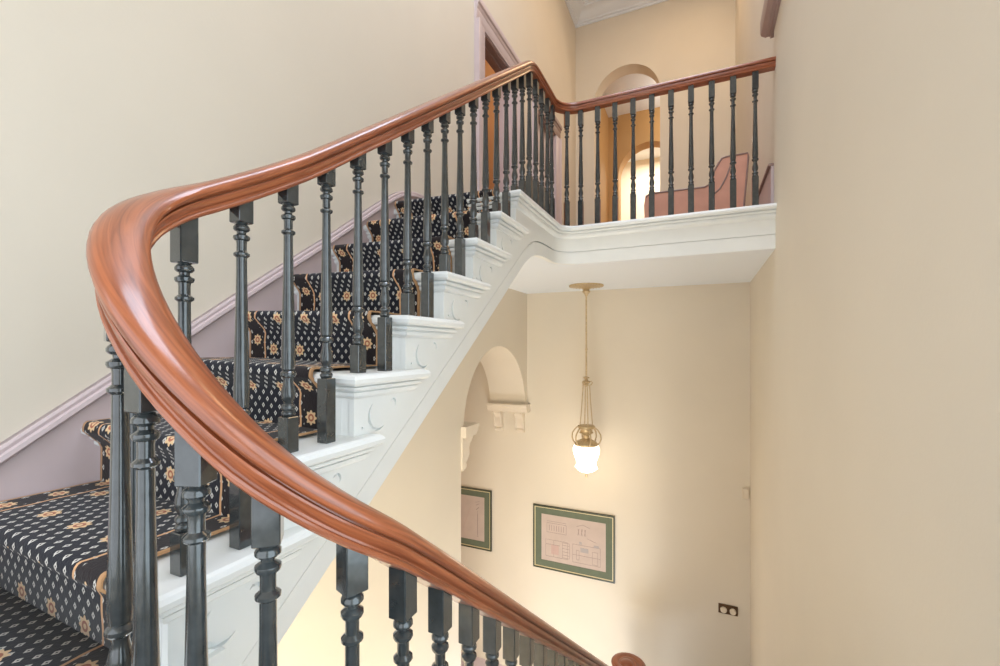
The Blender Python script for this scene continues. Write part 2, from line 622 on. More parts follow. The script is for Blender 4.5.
# moulded timber head running along the right wall above the landing edge
b = MB()
b.prism([(XR, 2.075), (XR - 0.012, 2.072), (XR - 0.016, 2.085), (XR - 0.028, 2.088), (XR - 0.04, 2.085), (XR - 0.052, 2.092), (XR - 0.066, 2.102), (XR - 0.072, 2.12), (XR - 0.072, 2.19), (XR - 0.05, 2.21), (XR + 0.01, 2.21)],
        'y', 1.6, 3.40)
b.box(XR, XRU + 0.005, 3.40, 3.47, 2.075, 2.21)
b.prism([(XR, 2.075), (XR - 0.012, 2.072), (XR - 0.016, 2.085), (XR - 0.028, 2.088), (XR - 0.04, 2.085), (XR - 0.052, 2.092), (XR - 0.066, 2.102), (XR - 0.072, 2.12), (XR - 0.072, 2.19), (XR - 0.05, 2.21), (XR, 2.21)],
        'y', 3.40, 3.47)
struct(b.build('trim_1', TRIM))

# ------------------------------------------------------------------ staircase
stair = empty('staircase', W(XS, RY[0], ZF), 'white painted open-string staircase with crescent scrolls under each tread end', 'staircase')
NOSE = [(-0.03, 0.0), (0.040, 0.0), (0.050, -0.005), (0.056, -0.015), (0.054, -0.027), (0.044, -0.035), (0.022, -0.036), (0.022, -0.040), (0.032, -0.041), (0.032, -0.048),
        (0.027, -0.053), (0.014, -0.054), (0.014, -0.058), (0.021, -0.059), (0.019, -0.070), (0.010, -0.078), (0.0, -0.080), (-0.03, -0.080)]


def tilted(b):
    b.v = [(x, y, z + tilt(x)) for x, y, z in b.v]


for i in range(7):
    y, z = RY[i], RZ[i]
    b = MB()
    b.prism([(XL, y - 0.03), (XS - 0.02, y - 0.03), (XS - 0.02, y + RUN + 0.02), (XL, y + RUN + 0.02)], 'z', z - 0.03, z)
    b.sweep([(XL, y, z), (XS, y, z), (XS, y + RUN + 0.03, z), (XS - 0.03, y + RUN + 0.03, z)], NOSE)
    tilted(b)
    place(b.build('tread', WHITE, loc=W(XS, y, z), smooth=25), stair)
    b = MB()
    b.box(XL + 0.002, XS - 0.0495, y - 0.001, y + 0.022, z - RISE - 0.03, z - 0.01)
    tilted(b)
    place(b.build('riser', WHITE, loc=W(XS, y, z - RISE)), stair)
b = MB()
b.box(XL + 0.002, XS - 0.0495, RY[7] - 0.001, RY[7] + 0.022, RZ[6] - 0.03, ZL - 0.01)
tilted(b)
place(b.build('riser', WHITE, loc=W(XS, RY[7], RZ[6])), stair)

# outer string: stepped plate, rounded corner and fascia of the landing
def cuts(i):
    """outlines (y, z) of the crescent, comma and stud sunk into the string under tread i"""
    y, z = RY[i], RZ[i]
    cy, cz, r = y + 0.112, z - 0.148, 0.047
    A = [math.radians(118 + 200 * k / 14) for k in range(15)]
    cres = [(cy + r * math.cos(a), cz + r * 1.1 * math.sin(a)) for a in A]
    for k in range(13, 0, -1):
        t = 0.0105 * math.sin(PI * k / 14) + 0.0012
        cres.append((cy + (r - t) * math.cos(A[k]), cz + (r - t) * 1.1 * math.sin(A[k])))
    ky, kz, q = y + 0.198, z - 0.112, 0.017
    B = [math.radians(165 - 235 * k / 10) for k in range(11)]
    com = [(ky + q * math.cos(a), kz + q * math.sin(a)) for a in B]
    for k in range(9, 0, -1):
        t = 0.0085 * math.sin(PI * k / 10) + 0.001
        com.append((ky + (q - t) * math.cos(B[k]), kz + (q - t) * math.sin(B[k])))
    stud = [(y + 0.038 + 0.005 * math.cos(k * PI / 4), z - 0.178 + 0.005 * math.sin(k * PI / 4)) for k in range(8)]
    return cres, com, stud


SB = [(0.647, -0.900), (1.168, -0.520), (1.60, -0.205), (2.067, 0.136), (2.334, 0.333), (2.45, 0.418), (2.53, 0.478), (2.60, 0.527), (2.67, 0.567), (2.74, 0.598),
      (2.82, 0.617), (2.90, 0.627), (3.0, 0.632), (3.18, 0.634)]
top = [(0.40, RZ[0] - RISE - 0.02)]
for i in range(8):
    top += [(RY[i], (RZ[i - 1] if i else RZ[0] - RISE) - 0.02), (RY[i], RZ[i] - 0.02)]
top = top[1:] + [(3.18, ZL - 0.02)]
b = MB()
b.prism([(RY[0], -0.97)] + SB + top[::-1], 'x', XS - 0.05, XS - 0.022)
SU = [(RY[0], -0.97 + 0.094)] + [(y, z + 0.094) for y, z in SB]
b.panel([SU + top[::-1]] + [h for i in range(7) for h in cuts(i)], 'x', XS - 0.023, XS)
SD = [(RY[0], -0.97)] + SB
b.prism(SD + [(y, z + 0.086) for y, z in SD][::-1], 'x', XS - 0.023, XS - 0.004)


def arc(cx, cy, r, a0, a1, n):
    return [(cx + r * math.cos(math.radians(a0 + (a1 - a0) * i / n)), cy + r * math.sin(math.radians(a0 + (a1 - a0) * i / n))) for i in range(n + 1)]


corner = arc(-0.85, 3.18, 0.15, 180, 90, 10)
fpath = corner + [(XR, YL)]
b.sweep([(x, y, 0) for x, y in fpath], [(-0.05, 0.634), (-0.004, 0.634), (-0.004, 0.722), (-0.011, 0.722), (-0.011, 0.727), (0, 0.728), (0, ZL - 0.02), (-0.05, ZL - 0.02)], slope=False)
place(b.build('outer_string', WHITE, loc=W(XS, 1.2, 0)), stair)
# nosing along the landing
b = MB()
np_ = [(-1.3, RY[7], ZL), (XS, RY[7], ZL)] + [(x, y, ZL) for x, y in corner] + [(XR, YL, ZL)]
LN = [(-0.05, 0.0), (0.040, 0.0), (0.050, -0.005), (0.056, -0.016), (0.054, -0.028), (0.044, -0.036), (0.022, -0.037), (0.022, -0.041), (0.034, -0.042), (0.034, -0.049),
      (0.028, -0.056), (0.016, -0.057), (0.016, -0.061), (0.024, -0.062), (0.021, -0.076), (0.010, -0.086), (0.0, -0.090), (-0.05, -0.090)]
b.sweep(np_, LN)
b.box(XL, -1.02, RY[7] - 0.03, RY[7] + 0.08, ZL - 0.03, ZL + 0.0)
b.prism([(-1.06, 2.4), (-0.99, 2.5), (-0.99, 3.2), (-0.85, 3.36), (XR, 3.36), (XR, 3.46), (-1.06, 3.46)], 'z', ZL - 0.05, ZL - 0.001)
place(b.build('landing_nosing', WHITE, loc=W(XS, YL, ZL)), stair)
# sloping soffit
b = MB()
so = [(y, z + 0.012) for y, z in SB]
b.prism(so + [(y, z + 0.06) for y, z in so][::-1], 'x', XL, XS - 0.05)
place(b.build('soffit', CEIL, loc=W(XL, 1.2, 0)), stair)
# sunk crescent scroll, comma and stud under each tread end
for i in range(7):
    b = MB()
    for h in cuts(i):
        b.prism(h, 'x', XS - 0.022, XS - 0.012)
    place(b.build('scroll_ornament', WHITE, loc=W(XS, RY[i] + 0.112, RZ[i] - 0.148)), stair)

# winders round the end of the well, and the lower flight
CX, CY, RR = -0.76, 0.647, 0.26
ZW = [RZ[0] - RISE * (k + 1) for k in range(3)]


def clipray(a):
    dx, dy = -math.cos(math.radians(a)), -math.sin(math.radians(a))
    ts = []
    if dx < -1e-9:
        ts.append((XL - CX) / dx)
    if dx > 1e-9:
        ts.append((XR - CX) / dx)
    if dy < -1e-9:
        ts.append((YB - CY) / dy)
    t = min(ts)
    return (CX + dx * t, CY + dy * t)


def winder_poly(a0, a1, rin):
    pts = [(CX - rin * math.cos(math.radians(a0 + (a1 - a0) * k / 6)), CY - rin * math.sin(math.radians(a0 + (a1 - a0) * k / 6))) for k in range(7)]
    o1, o0 = clipray(a1), clipray(a0)
    pts.append(o1)
    if o0[0] < XL + 0.01 and o1[1] < YB + 0.01 and o0[1] > YB + 0.01:
        pts.append((XL, YB))
    if o1[0] > XR - 0.01 and o0[1] < YB + 0.01:
        pts.append((XR, YB))
    pts.append(o0)
    return pts


for k, (a0, a1) in enumerate(((-4, 64), (58, 124), (118, 180))):
    b = MB()
    b.prism(winder_poly(a0, a1, 0.225), 'z', ZW[k] - 0.035, ZW[k])
    if k == 0:
        tilted(b)
    place(b.build('tread', WHITE, loc=W(-1.2, 0.1, ZW[k])), stair)
    b = MB()
    rp = [(CX - 0.24 * math.cos(math.radians(a1 - 4)), CY - 0.24 * math.sin(math.radians(a1 - 4))), clipray(a1 - 4)]
    b.sweep([(rp[0][0], rp[0][1], ZW[k]), (rp[1][0], rp[1][1], ZW[k])], [(-0.01, -RISE - 0.03), (0.01, -RISE - 0.03), (0.01, -0.03), (-0.01, -0.03)])
    place(b.build('riser', WHITE, loc=W(-1.0, 0.1, ZW[k])), stair)
RUN2 = 0.2555
LY = [CY + 0.03 + RUN2 * (k + 1) for k in range(14)]          # lower nosings, descending away from the lens
LZ = [ZW[2] - RISE * (k + 1) for k in range(14)]
for k in range(14):
    ya = LY[k] - RUN2 - 0.02
    b = MB()
    b.box(-0.52, XR, ya, LY[k] + 0.03, LZ[k] - 0.035, LZ[k], 0.008)
    place(b.build('tread', WHITE, loc=W(-0.5, ya, LZ[k])), stair)
    if k < 13:
        b = MB()
        b.box(-0.52, XR, LY[k] - 0.02, LY[k], LZ[k] - RISE, LZ[k] - 0.03)
        place(b.build('riser', WHITE, loc=W(-0.5, ya, LZ[k])), stair)
b = MB()
b.sweep([(CX - 0.24 * math.cos(math.radians(a)), CY - 0.24 * math.sin(math.radians(a)), -1.12 - 0.43 * a / 180) for a in range(0, 181, 12)],
        [(-0.04, 0), (0, 0), (0, 0.36), (-0.04, 0.36)], slope=False)
ly = LY[-1]
b.prism([(CY, -1.55), (CY, -1.26)] + [q for k in range(14) for q in ((LY[k] - RUN2 if k else CY, LZ[k] - 0.03), (LY[k], LZ[k] - 0.03))] + [(ly, ZF), (ly - 0.12, ZF)], 'x', -0.56, -0.52)
place(b.build('outer_string', WHITE, loc=W(-0.52, 2, -2)), stair)

# ------------------------------------------------------------------ carpet runner
XC = XL + 0.055
prof = []          # (y, z) along the flight from the first winder to the landing


def step_profile():
    P = [(RY[0] - 0.012, RZ[0] - RISE + 0.012)]
    for i in range(8):
        y, z = RY[i], RZ[i]
        P.append((y - 0.014, z - 0.075))
        P.append((y - 0.022, z - 0.058))
        for a in range(0, 91, 15):
            P.append((y - 0.045 - 0.022 * math.sin(math.radians(a + 60)) + 0.004, z - 0.016 + 0.030 * math.sin(math.radians(a * 2 - 90)) * 0.5 + 0.015))
        if i < 7:
            P.append((y + 0.02, z + 0.014))
            P.append((y + RUN - 0.016, z + 0.012))
        else:
            P.append((y + 0.05, z + 0.014))
            P.append((3.9, z + 0.012))
    return P


P = step_profile()
b = MB()
rows, Ls = [], 0.0
us = [0, 0.012, 0.2, 0.4, 0.6, CW - 0.012, CW]
Lacc = [0.0]
for k in range(1, len(P)):
    Lacc.append(Lacc[-1] + math.hypot(P[k][0] - P[k - 1][0], P[k][1] - P[k - 1][1]))
for k, (y, z) in enumerate(P):
    rows.append([(XC + u, y, z + tilt(XC + u)) for u in us])
b.quad_grid(rows)
w = len(us)
for i in range(len(P) - 1):
    for j in range(w - 1):
        b.uv[i * (w - 1) + j] = [(us[j], Lacc[i]), (us[j + 1], Lacc[i]), (us[j + 1], Lacc[i + 1]), (us[j], Lacc[i + 1])]
# winder pieces: straight length on the first winder, fans on the others
k0 = len(b.f)
zz = ZW[0] + 0.012
ys = [RY[0] - 0.012, 0.30, 0.05, -0.15]
rows = [[(XC + u, y, zz + tilt(XC + u)) for u in us] for y in ys]
b.quad_grid(rows)
for i in range(len(ys) - 1):
    for j in range(w - 1):
        b.uv[k0 + i * (w - 1) + j] = [(us[j], ys[i] - 0.54), (us[j + 1], ys[i] - 0.54), (us[j + 1], ys[i + 1] - 0.54), (us[j], ys[i + 1] - 0.54)]
for k, (a0, a1) in ((1, (62, 122)), (2, (122, 180))):
    poly = winder_poly(a0, a1, 0.36)
    n0 = len(b.v)
    b.v += [(x, y, ZW[k] + 0.012) for x, y in poly]
    b.uv[len(b.f)] = [(0.36 + x * 0.25, y) for x, y in poly]
    b.f.append(tuple(range(n0, n0 + len(poly))))
# lower flight
rows = []
for k in range(14):
    for y, z in ((LY[k] - RUN2 + 0.014, LZ[k] + 0.012), (LY[k] + 0.03, LZ[k] + 0.012), (LY[k] + 0.044, LZ[k] - 0.01), (LY[k] + 0.036, LZ[k] - 0.04), (LY[k] + 0.014, LZ[k] - 0.06)):
        if k < 13 or z > LZ[k]:
            rows.append((y, z))
k0 = len(b.f)
x0 = -0.40
b.quad_grid([[(x0 + u, y, z) for u in us] for y, z in rows])
acc = 0
for i in range(len(rows) - 1):
    d = math.hypot(rows[i + 1][0] - rows[i][0], rows[i + 1][1] - rows[i][1])
    for j in range(w - 1):
        b.uv[k0 + i * (w - 1) + j] = [(us[j], acc), (us[j + 1], acc), (us[j + 1], acc + d), (us[j], acc + d)]
    acc += d
rn = b.build('carpet_runner', CARPET, loc=W(XC, RY[0], RZ[0]), smooth=60)
md = rn.modifiers.new('pile', 'SOLIDIFY')
md.thickness = 0.006
md.offset = 0
tag(rn, 'navy patterned stair carpet with ivory diamonds and peach rosettes', 'carpet')

# ------------------------------------------------------------------ balustrade
bal = empty('stair_balustrade', W(-0.65, 4.30, ZF), 'continuous polished mahogany handrail on dark turned balusters', 'balustrade')
XB = -1.019


def softmin(a, c, k=0.05):
    h = max(0.0, min(1.0, 0.5 + 0.5 * (c - a) / k))
    return c * (1 - h) + a * h - k * h * (1 - h)


def ease(tab, t):
    for (a, p), (c, q) in zip(tab, tab[1:]):
        if t <= c:
            i = tab.index((a, p))
            p0 = tab[max(0, i - 1)]
            q1 = tab[min(len(tab) - 1, i + 2)]
            m0 = (q - p0[1]) / (c - p0[0])
            m1 = (q1[1] - p) / (q1[0] - a)
            h = c - a
            u = (t - a) / h
            return (2 * u**3 - 3 * u**2 + 1) * p + (u**3 - 2 * u**2 + u) * h * m0 + (-2 * u**3 + 3 * u**2) * q + (u**3 - u**2) * h * m1
    return tab[-1][1]


# height of the rail along its run: t = distance from the start of the wreath, negative up the flight
RAILZ = [(-0.60, 0.7925), (-0.45, 0.682), (-0.35, 0.608), (-0.253, 0.538), (-0.15, 0.470), (-0.07, 0.420), (0.0, 0.378), (0.1, 0.324), (0.2, 0.262), (0.3, 0.184), (0.4, 0.088),
         (0.5, -0.020), (0.6, -0.128), (0.7, -0.220), (0.817, -0.312), (0.95, -0.415), (1.1, -0.532)]


def ztop_up(y):
    if y < CY + 0.5:
        return ease(RAILZ, CY - y)
    return softmin(0.5365 + 0.737 * (y - 0.90), 1.868, 0.06)


def ztop_w(s):
    return ease(RAILZ, s)


def zline(s):
    return 0.350 - 0.808 * s


def rw(a):          # plan radius of the wreath
    return RR + 0.004 * math.sin(a) ** 2


def ztop_low(y):
    return -0.310 - 0.785 * (y - CY)


path = []
for x in (XR, 0.2, 0.0, -0.3, -0.6):
    path.append((x, 3.35, 1.868))
path += [(x, y, 1.868) for x, y in arc(-0.85, 3.18, 0.17, 90, 180, 10)]
yy = 3.05
while yy > CY + 0.02:
    path.append((XB, yy, ztop_up(yy)))
    yy -= 0.05 if (yy > 2.4 or yy < 1.2) else 0.12
for a in range(0, 181, 5):
    s = RR * math.radians(a)
    path.append((CX - rw(math.radians(a)) * math.cos(math.radians(a)), CY - rw(math.radians(a)) * math.sin(math.radians(a)), ztop_w(s)))
yy = CY + 0.12
ZV = -2.965
while yy < 4.30:
    z = ztop_low(yy)
    z = -softmin(-z, -ZV, 0.10)
    path.append((-0.5, yy, z))
    yy += 0.12 if yy < 3.8 else 0.06
path.append((-0.5, 4.30, ZV))
for k in range(1, 41):
    t = k / 40
    a = 360 * 1.6 * t
    r = 0.135 - 0.095 * t
    path.append((-0.635 + r * math.cos(math.radians(a)), 4.30 + r * math.sin(math.radians(a)), ZV + 0.0))
half = [(0.018, -0.066), (0.0265, -0.066), (0.030, -0.063), (0.0305, -0.059), (0.0285, -0.056), (0.0255, -0.0545), (0.0255, -0.051), (0.028, -0.049), (0.0325, -0.0425), (0.034, -0.037),
        (0.033, -0.034), (0.0245, -0.033), (0.024, -0.030), (0.0335, -0.0295), (0.0385, -0.026), (0.0405, -0.0205), (0.0395, -0.0145), (0.035, -0.0085), (0.027, -0.004), (0.015, -0.001), (0.0, 0.0)]
rp = half + [(-x, z) for x, z in half[:-1]][::-1]
b = MB()
b.sweep(path, rp, uv=True)
hr = b.build('handrail', WOOD, loc=W(-0.65, 4.30, ZF), smooth=28)
place(hr, bal)
b = MB()
b.lathe(-0.635, 4.30, [(0.02, ZV - 0.06), (0.06, ZV - 0.055), (0.075, ZV - 0.03), (0.07, ZV - 0.01), (0.05, ZV + 0.004), (0.02, ZV + 0.012), (0.004, ZV + 0.013)], 24)
place(b.build('volute_cap', WOOD, loc=W(-0.65, 4.30, ZF)), bal)
b = MB()
pn = [(0.075, ZF), (0.075, ZF + 0.2), (0.055, ZF + 0.215), (0.07, ZF + 0.24), (0.045, ZF + 0.27), (0.058, ZF + 0.4), (0.038, ZF + 0.75), (0.05, ZF + 0.78), (0.036, ZF + 0.80), (0.06, ZF + 0.86), (0.05, ZV - 0.06)]
b.lathe(-0.635, 4.30, pn, 20)
place(b.build('newel_post', IRON, loc=W(-0.65, 4.30, ZF)), bal)

# turned length of a baluster, 0 = underside of the top block
TP = [(0.0, .015), (.003, .0115), (.006, .0155), (.010, .0182), (.0155, .0182), (.019, .015), (.021, .0105), (.026, .0098), (.029, .014), (.032, .0182), (.0365, .0185), (.041, .0165), (.043, .012),
      (.050, .0112), (.068, .0112), (.071, .0145), (.074, .0178), (.079, .0178), (.082, .0145), (.084, .0118), (.12, .0118), (.22, .0135), (.33, .0160), (.40, .0178), (.43, .0180),
      (.447, .0165), (.450, .0135), (.453, .0175), (.457, .0205), (.463, .0205), (.467, .0175), (.470, .0130), (.478, .0118), (.490, .0140), (.505, .0175), (.517, .0185), (.527, .0168),
      (.536, .0125), (.540, .0120), (.543, .0165), (.547, .0185), (.552, .0185), (.556, .0150), (.559, .0145), (.562, .0175), (.567, .0185), (.571, .0170), (.575, .0150)]
b = MB()
b.lathe(0, 0, [(r, -t) for t, r in TP], 14)
SHAFT = b.build('baluster', IRON, raw=True)
shaft_mesh = SHAFT.data
bpy.data.objects.remove(SHAFT)
HB = 0.019


def block(h0, h1, name, parent, slope=0.0, dirx=0.0):
    """square block from h0 up to h1 (local z), the upper end cut to the rake of the rail"""
    b = MB()
    b.box(-HB, HB, -HB, HB, h0, h1, 0.0018)
    o = b.build(name, IRON, parent, raw=True, smooth=20)
    return o


def baluster(x, y, zt, zb, drop, ang):
    """zt: top of rail above it, zb: tread it stands on, drop: rail top to the underside of its top block"""
    zj = zt - drop
    o = bpy.data.objects.new('baluster', shaft_mesh)
    COL.objects.link(o)
    o.parent = bal
    o.location = (x - (-0.65), y - 4.30, zj - ZF)
    o.rotation_euler = (0, 0, ang)
    block(0.0, drop - 0.045, 'top_block', o)
    block(zb - zj + 0.0, -0.575, 'foot_block', o)


for i in range(7):
    for k, off in enumerate((0.04, 0.1745)):
        y = RY[i] + off
        if i == 0 and k == 0:
            s = 0.055
            a = s / RR
            baluster(CX - rw(a) * math.cos(a), CY - rw(a) * math.sin(a), ztop_w(s), RZ[0], 0.125 + ztop_w(s) - zline(s), 0)
            continue
        baluster(XB, y, ztop_up(y), RZ[i] + tilt(XB), 0.125 if i < 6 else 0.135, 0)
for k in range(6):
    y = 2.466 + 0.1245 * k
    baluster(XB, y, ztop_up(y), ZL, 0.150 if k == 0 else 0.168, 0)
for adeg in (176, 122):
    x, y = -0.85 + 0.17 * math.cos(math.radians(adeg)), 3.18 + 0.17 * math.sin(math.radians(adeg))
    baluster(x, y, 1.868, ZL, 0.178, math.radians(adeg - 90))
for k in range(10):
    baluster(-0.837 + 0.129 * k, 3.35, 1.868, ZL, 0.178, 0)
for s, zb, dr in ((0.195, ZW[0], 0.10), (0.32, ZW[1], 0.083), (0.42, ZW[1], 0.106), (0.508, ZW[1], 0.136), (0.604, ZW[2], 0.15), (0.726, ZW[2], 0.158)):
    a = s / RR
    baluster(CX - rw(a) * math.cos(a), CY - rw(a) * math.sin(a), ztop_w(s), zb, dr + ztop_w(s) - zline(s), a)
k = 0
y = 0.672
while y < 4.12:
    idx = max(0, min(13, int((y - (LY[0] - RUN2)) / RUN2)))
    baluster(-0.5, y, ztop_low(y), LZ[idx], 0.165, 0)
    y += RUN2 / 2

# ------------------------------------------------------------------ plaster corbels
def scroll_bracket(b, c, ax, sgn, depth, zt, zb, w, at):
    """S-profile bracket standing out from a wall; profile in (out, z)"""
    h = zt - zb
    pr = [(0, zt), (depth, zt), (depth * 1.02, zt - 0.06 * h), (depth * 0.92, zt - 0.16 * h), (depth * 0.72, zt - 0.26 * h), (depth * 0.62, zt - 0.38 * h), (depth * 0.66, zt - 0.50 * h),
          (depth * 0.62, zt - 0.62 * h), (depth * 0.42, zt - 0.74 * h), (depth * 0.30, zt - 0.80 * h), (depth * 0.40, zt - 0.86 * h), (depth * 0.36, zt - 0.94 * h), (depth * 0.18, zb), (0, zb)]
    b.prism([(at + sgn * o, z) for o, z in pr], 'x', c - w / 2, c + w / 2)
    for e in (-1, 1):      # raised beads down each side of the scroll
        b.tube([(c + e * w * 0.38, at + sgn * (o + 0.004), z) for o, z in pr[2:12]], 0.010, 6)


SH = [(0, 0), (1.0, 0), (1.02, -0.012), (1.0, -0.024), (0.92, -0.034), (0.90, -0.060), (0.80, -0.078), (0.78, -0.092), (0, -0.092)]
CORB = 'corbels under the arch'
c2 = empty('corbel', W(-2.07, YF, -0.675), 'cream plaster corbel shelf on two scrolls on the far wall', 'corbel', CORB)
b = MB()
b.prism([(YF - 0.14 * o, -0.675 + z) for o, z in SH], 'x', XL - 0.47, XL + 0.045)
place(b.build('shelf', PLASTER, loc=W(-2.07, YF, -0.675)), c2)
for cx in (-2.245, -1.965):
    b = MB()
    scroll_bracket(b, cx, 'x', -1, 0.105, -0.765, -1.02, 0.11, YF)
    place(b.build('scroll_bracket', PLASTER, loc=W(cx, YF, -0.77)), c2)
c1 = empty('corbel', W(-2.07, 3.354, -0.69), 'pale plaster corbel in profile on the arch jamb below the stair', 'corbel', CORB)
b = MB()
b.prism([(3.354 + 0.25 * o, -0.69 + z) for o, z in SH], 'x', XL - 0.47, XL + 0.05)
place(b.build('shelf', PLASTER, loc=W(-2.07, 3.354, -0.69)), c1)
for cx in (-2.23, -1.93):
    b = MB()
    scroll_bracket(b, cx, 'x', 1, 0.19, -0.78, -1.07, 0.12, 3.354)
    place(b.build('scroll_bracket', PLASTER, loc=W(cx, 3.354, -0.79)), c1)

# ------------------------------------------------------------------ pictures
random.seed(4)


def picture(x0, x1, z0, z1, label, art):
    yb = YF
    root = empty('framed_picture', W((x0 + x1) / 2, yb, (z0 + z1) / 2), label, 'picture', 'architectural prints on the far wall')

    def rim(b, a, w, y0, y1):
        X0, X1, Z_0, Z_1 = x0 + a, x1 - a, z0 + a, z1 - a
        b.box(X0, X1, y0, y1, Z_0, Z_0 + w)
        b.box(X0, X1, y0, y1, Z_1 - w, Z_1)
        b.box(X0, X0 + w, y0, y1, Z_0 + w, Z_1 - w)
        b.box(X1 - w, X1, y0, y1, Z_0 + w, Z_1 - w)
    loc = root.location
    b = MB()
    rim(b, 0, 0.016, yb - 0.024, yb)
    place(b.build('frame', FRAMEG, loc=loc), root)
    b = MB()
    rim(b, 0.016, 0.010, yb - 0.018, yb - 0.002)
    place(b.build('gilt_slip', GILT, loc=loc), root)
    b = MB()
    rim(b, 0.026, 0.072, yb - 0.014, yb - 0.002)
    place(b.build('mount', MOUNT, loc=loc), root)
    b = MB()
    b.box(x0 + 0.098, x1 - 0.098, yb - 0.010, yb - 0.002, z0 + 0.098, z1 - 0.098)
    pp = place(b.build('print', PAPER, loc=loc), root)
    px0, px1, pz0, pz1 = x0 + 0.098, x1 - 0.098, z0 + 0.098, z1 - 0.098
    sets = {}

    def stroke(u0, v0, u1, v1, w=0.004, mat=INK):
        q = sets.setdefault(mat.name, (mat, MB()))[1]
        ax, az = px0 + u0 * (px1 - px0), pz0 + v0 * (pz1 - pz0)
        bx, bz = px0 + u1 * (px1 - px0), pz0 + v1 * (pz1 - pz0)
        d = Vector((bx - ax, bz - az))
        if d.length < 1e-6:
            return
        nn = Vector((-d.y, d.x)).normalized() * w / 2
        q.prism([(ax + nn.x, az + nn.y), (bx + nn.x, bz + nn.y), (bx - nn.x, bz - nn.y), (ax - nn.x, az - nn.y)], 'y', yb - 0.0112 - 0.0002 * len(sets), yb - 0.0098)
    art(stroke)
    for mt, q in sets.values():
        o = q.build('drawing_lines', mt, loc=loc)
        o.parent = pp
        o.location = (0, 0, 0)


def art_plan(st):
    def rect(a, b_, c, d, w=0.0035, m=INK):
        st(a, b_, c, b_, w, m)
        st(a, d, c, d, w, m)
        st(a, b_, a, d, w, m)
        st(c, b_, c, d, w, m)
    # elevation, upper left
    rect(.09, .62, .40, .82)
    for k in range(7):
        st(.13 + .038 * k, .66, .13 + .038 * k, .78, .006)
    st(.09, .86, .40, .86, .003)
    # gable, upper right
    for k in range(3):
        st(.58 + .05 * k, .66, .60 + .05 * k, .80, .007)
        st(.60 + .05 * k, .66, .58 + .05 * k, .80, .004)
    st(.56, .84, .66, .89)
    st(.66, .89, .76, .84)
    st(.72, .62, .86, .56, .003)
    # plan, lower left
    st(.16, .26, .28, .26, .11, PINKINK)
    rect(.07, .10, .42, .46, .003)
    rect(.34, .12, .45, .44, .003)
    for k in range(4):
        st(.34, .18 + .07 * k, .45, .18 + .07 * k, .003)
    st(.07, .36, .30, .36, .003)
    st(.20, .10, .20, .46, .003)
    # plan, lower right
    st(.62, .36, .74, .36, .05, GREYINK)
    st(.60, .50, .64, .50, .03, GREYINK)
    st(.82, .48, .90, .48, .025, GREYINK)
    rect(.50, .08, .92, .46, .003)
    rect(.56, .14, .60, .34, .003)
    rect(.80, .10, .88, .36, .003)
    st(.50, .24, .92, .24, .003)


def art_column(st):
    st(.78, .12, .78, .60, .008)
    st(.78, .60, .78, .68, .003)
    st(.74, .70, .82, .76, .010)
    st(.73, .80, .83, .84, .006)
    st(.76, .10, .80, .10, .008)
    st(.70, .86, .84, .90, .003)
    st(.15, .15, .15, .80, .004, PINKINK)
    st(.30, .2, .55, .75, .003, PINKINK)


picture(-1.80, -0.857, -2.580, -1.848, 'wide green-mounted print of buildings and plans on the far hall wall', art_plan)
picture(-2.98, -2.347, -2.514, -1.770, 'green-mounted print of a column cut off by the white stair wall', art_column)

# ------------------------------------------------------------------ small fittings on the far wall
b = MB()
b.box(0.366, 0.428, YF - 0.035, YF, -1.480, -1.375, 0.008)
sn = tag(b.build('wall_sensor', IVORY, loc=W(0.402, YF, -1.425)), 'small white sensor box high on the far wall by the corner', 'sensor')
sw = empty('light_switch', W(0.243, YF, -2.60), 'brown plate with two round cream dimmer knobs near the corner', 'switch')
b = MB()
b.box(0.158, 0.330, YF - 0.012, YF, -2.650, -2.555, 0.004)
place(b.build('plate', BROWNPL, loc=W(0.243, YF, -2.60)), sw)
for cx in (0.204, 0.286):
    b = MB()
    pts = [(0.026, 0), (0.030, 0.004), (0.029, 0.016), (0.024, 0.022), (0.004, 0.023)]
    rows = [[(cx + r * math.cos(2 * PI * j / 16), YF - 0.012 - d, -2.607 + r * math.sin(2 * PI * j / 16)) for j in range(16)] for r, d in pts]
    b.quad_grid(rows, True, True)
    place(b.build('knob', IVORY, loc=W(cx, YF, -2.607)), sw)

# ------------------------------------------------------------------ pendant lamp
LX, LYP = -1.068, 4.50
lamp = empty('pendant_lamp', W(LX, LYP, ZS - 0.012), 'brass rod pendant lamp with a lit white glass shade', 'lamp')
lz = ZS - 0.012


def part(bm, name, mat):
    return place(bm.build(name, mat, loc=lamp.location), lamp)


b = MB()
b.lathe(LX, LYP, [(0.005, lz), (0.172, lz), (0.176, lz - 0.006), (0.168, lz - 0.014), (0.15, lz - 0.014), (0.12, lz - 0.020), (0.08, lz - 0.026), (0.045, lz - 0.036), (0.03, lz - 0.05), (0.04, lz - 0.062), (0.038, lz - 0.075), (0.02, lz - 0.09), (0.014, lz - 0.11), (0.008, lz - 0.115)], 32)
for k in range(28):
    a = 2 * PI * k / 28
    b.lathe(LX + 0.165 * math.cos(a), LYP + 0.165 * math.sin(a), [(0.003, lz - 0.018), (0.009, lz - 0.014), (0.009, lz - 0.006), (0.004, lz - 0.002)], 6)
part(b, 'ceiling_plate', BRASS)
b = MB()
b.lathe(LX, LYP, [(0.009, lz - 0.11), (0.009, -0.02), (0.013, -0.015), (0.013, 0.0 - 0.03), (0.009, -0.035), (0.009, -0.31)], 12)
part(b, 'rod', BRASS)
b = MB()
b.lathe(LX, LYP, [(0.009, -0.30), (0.03, -0.307), (0.032, -0.315), (0.012, -0.325), (0.018, -0.34), (0.04, -0.352), (0.042, -0.362), (0.02, -0.375), (0.028, -0.39), (0.012, -0.405)], 20)
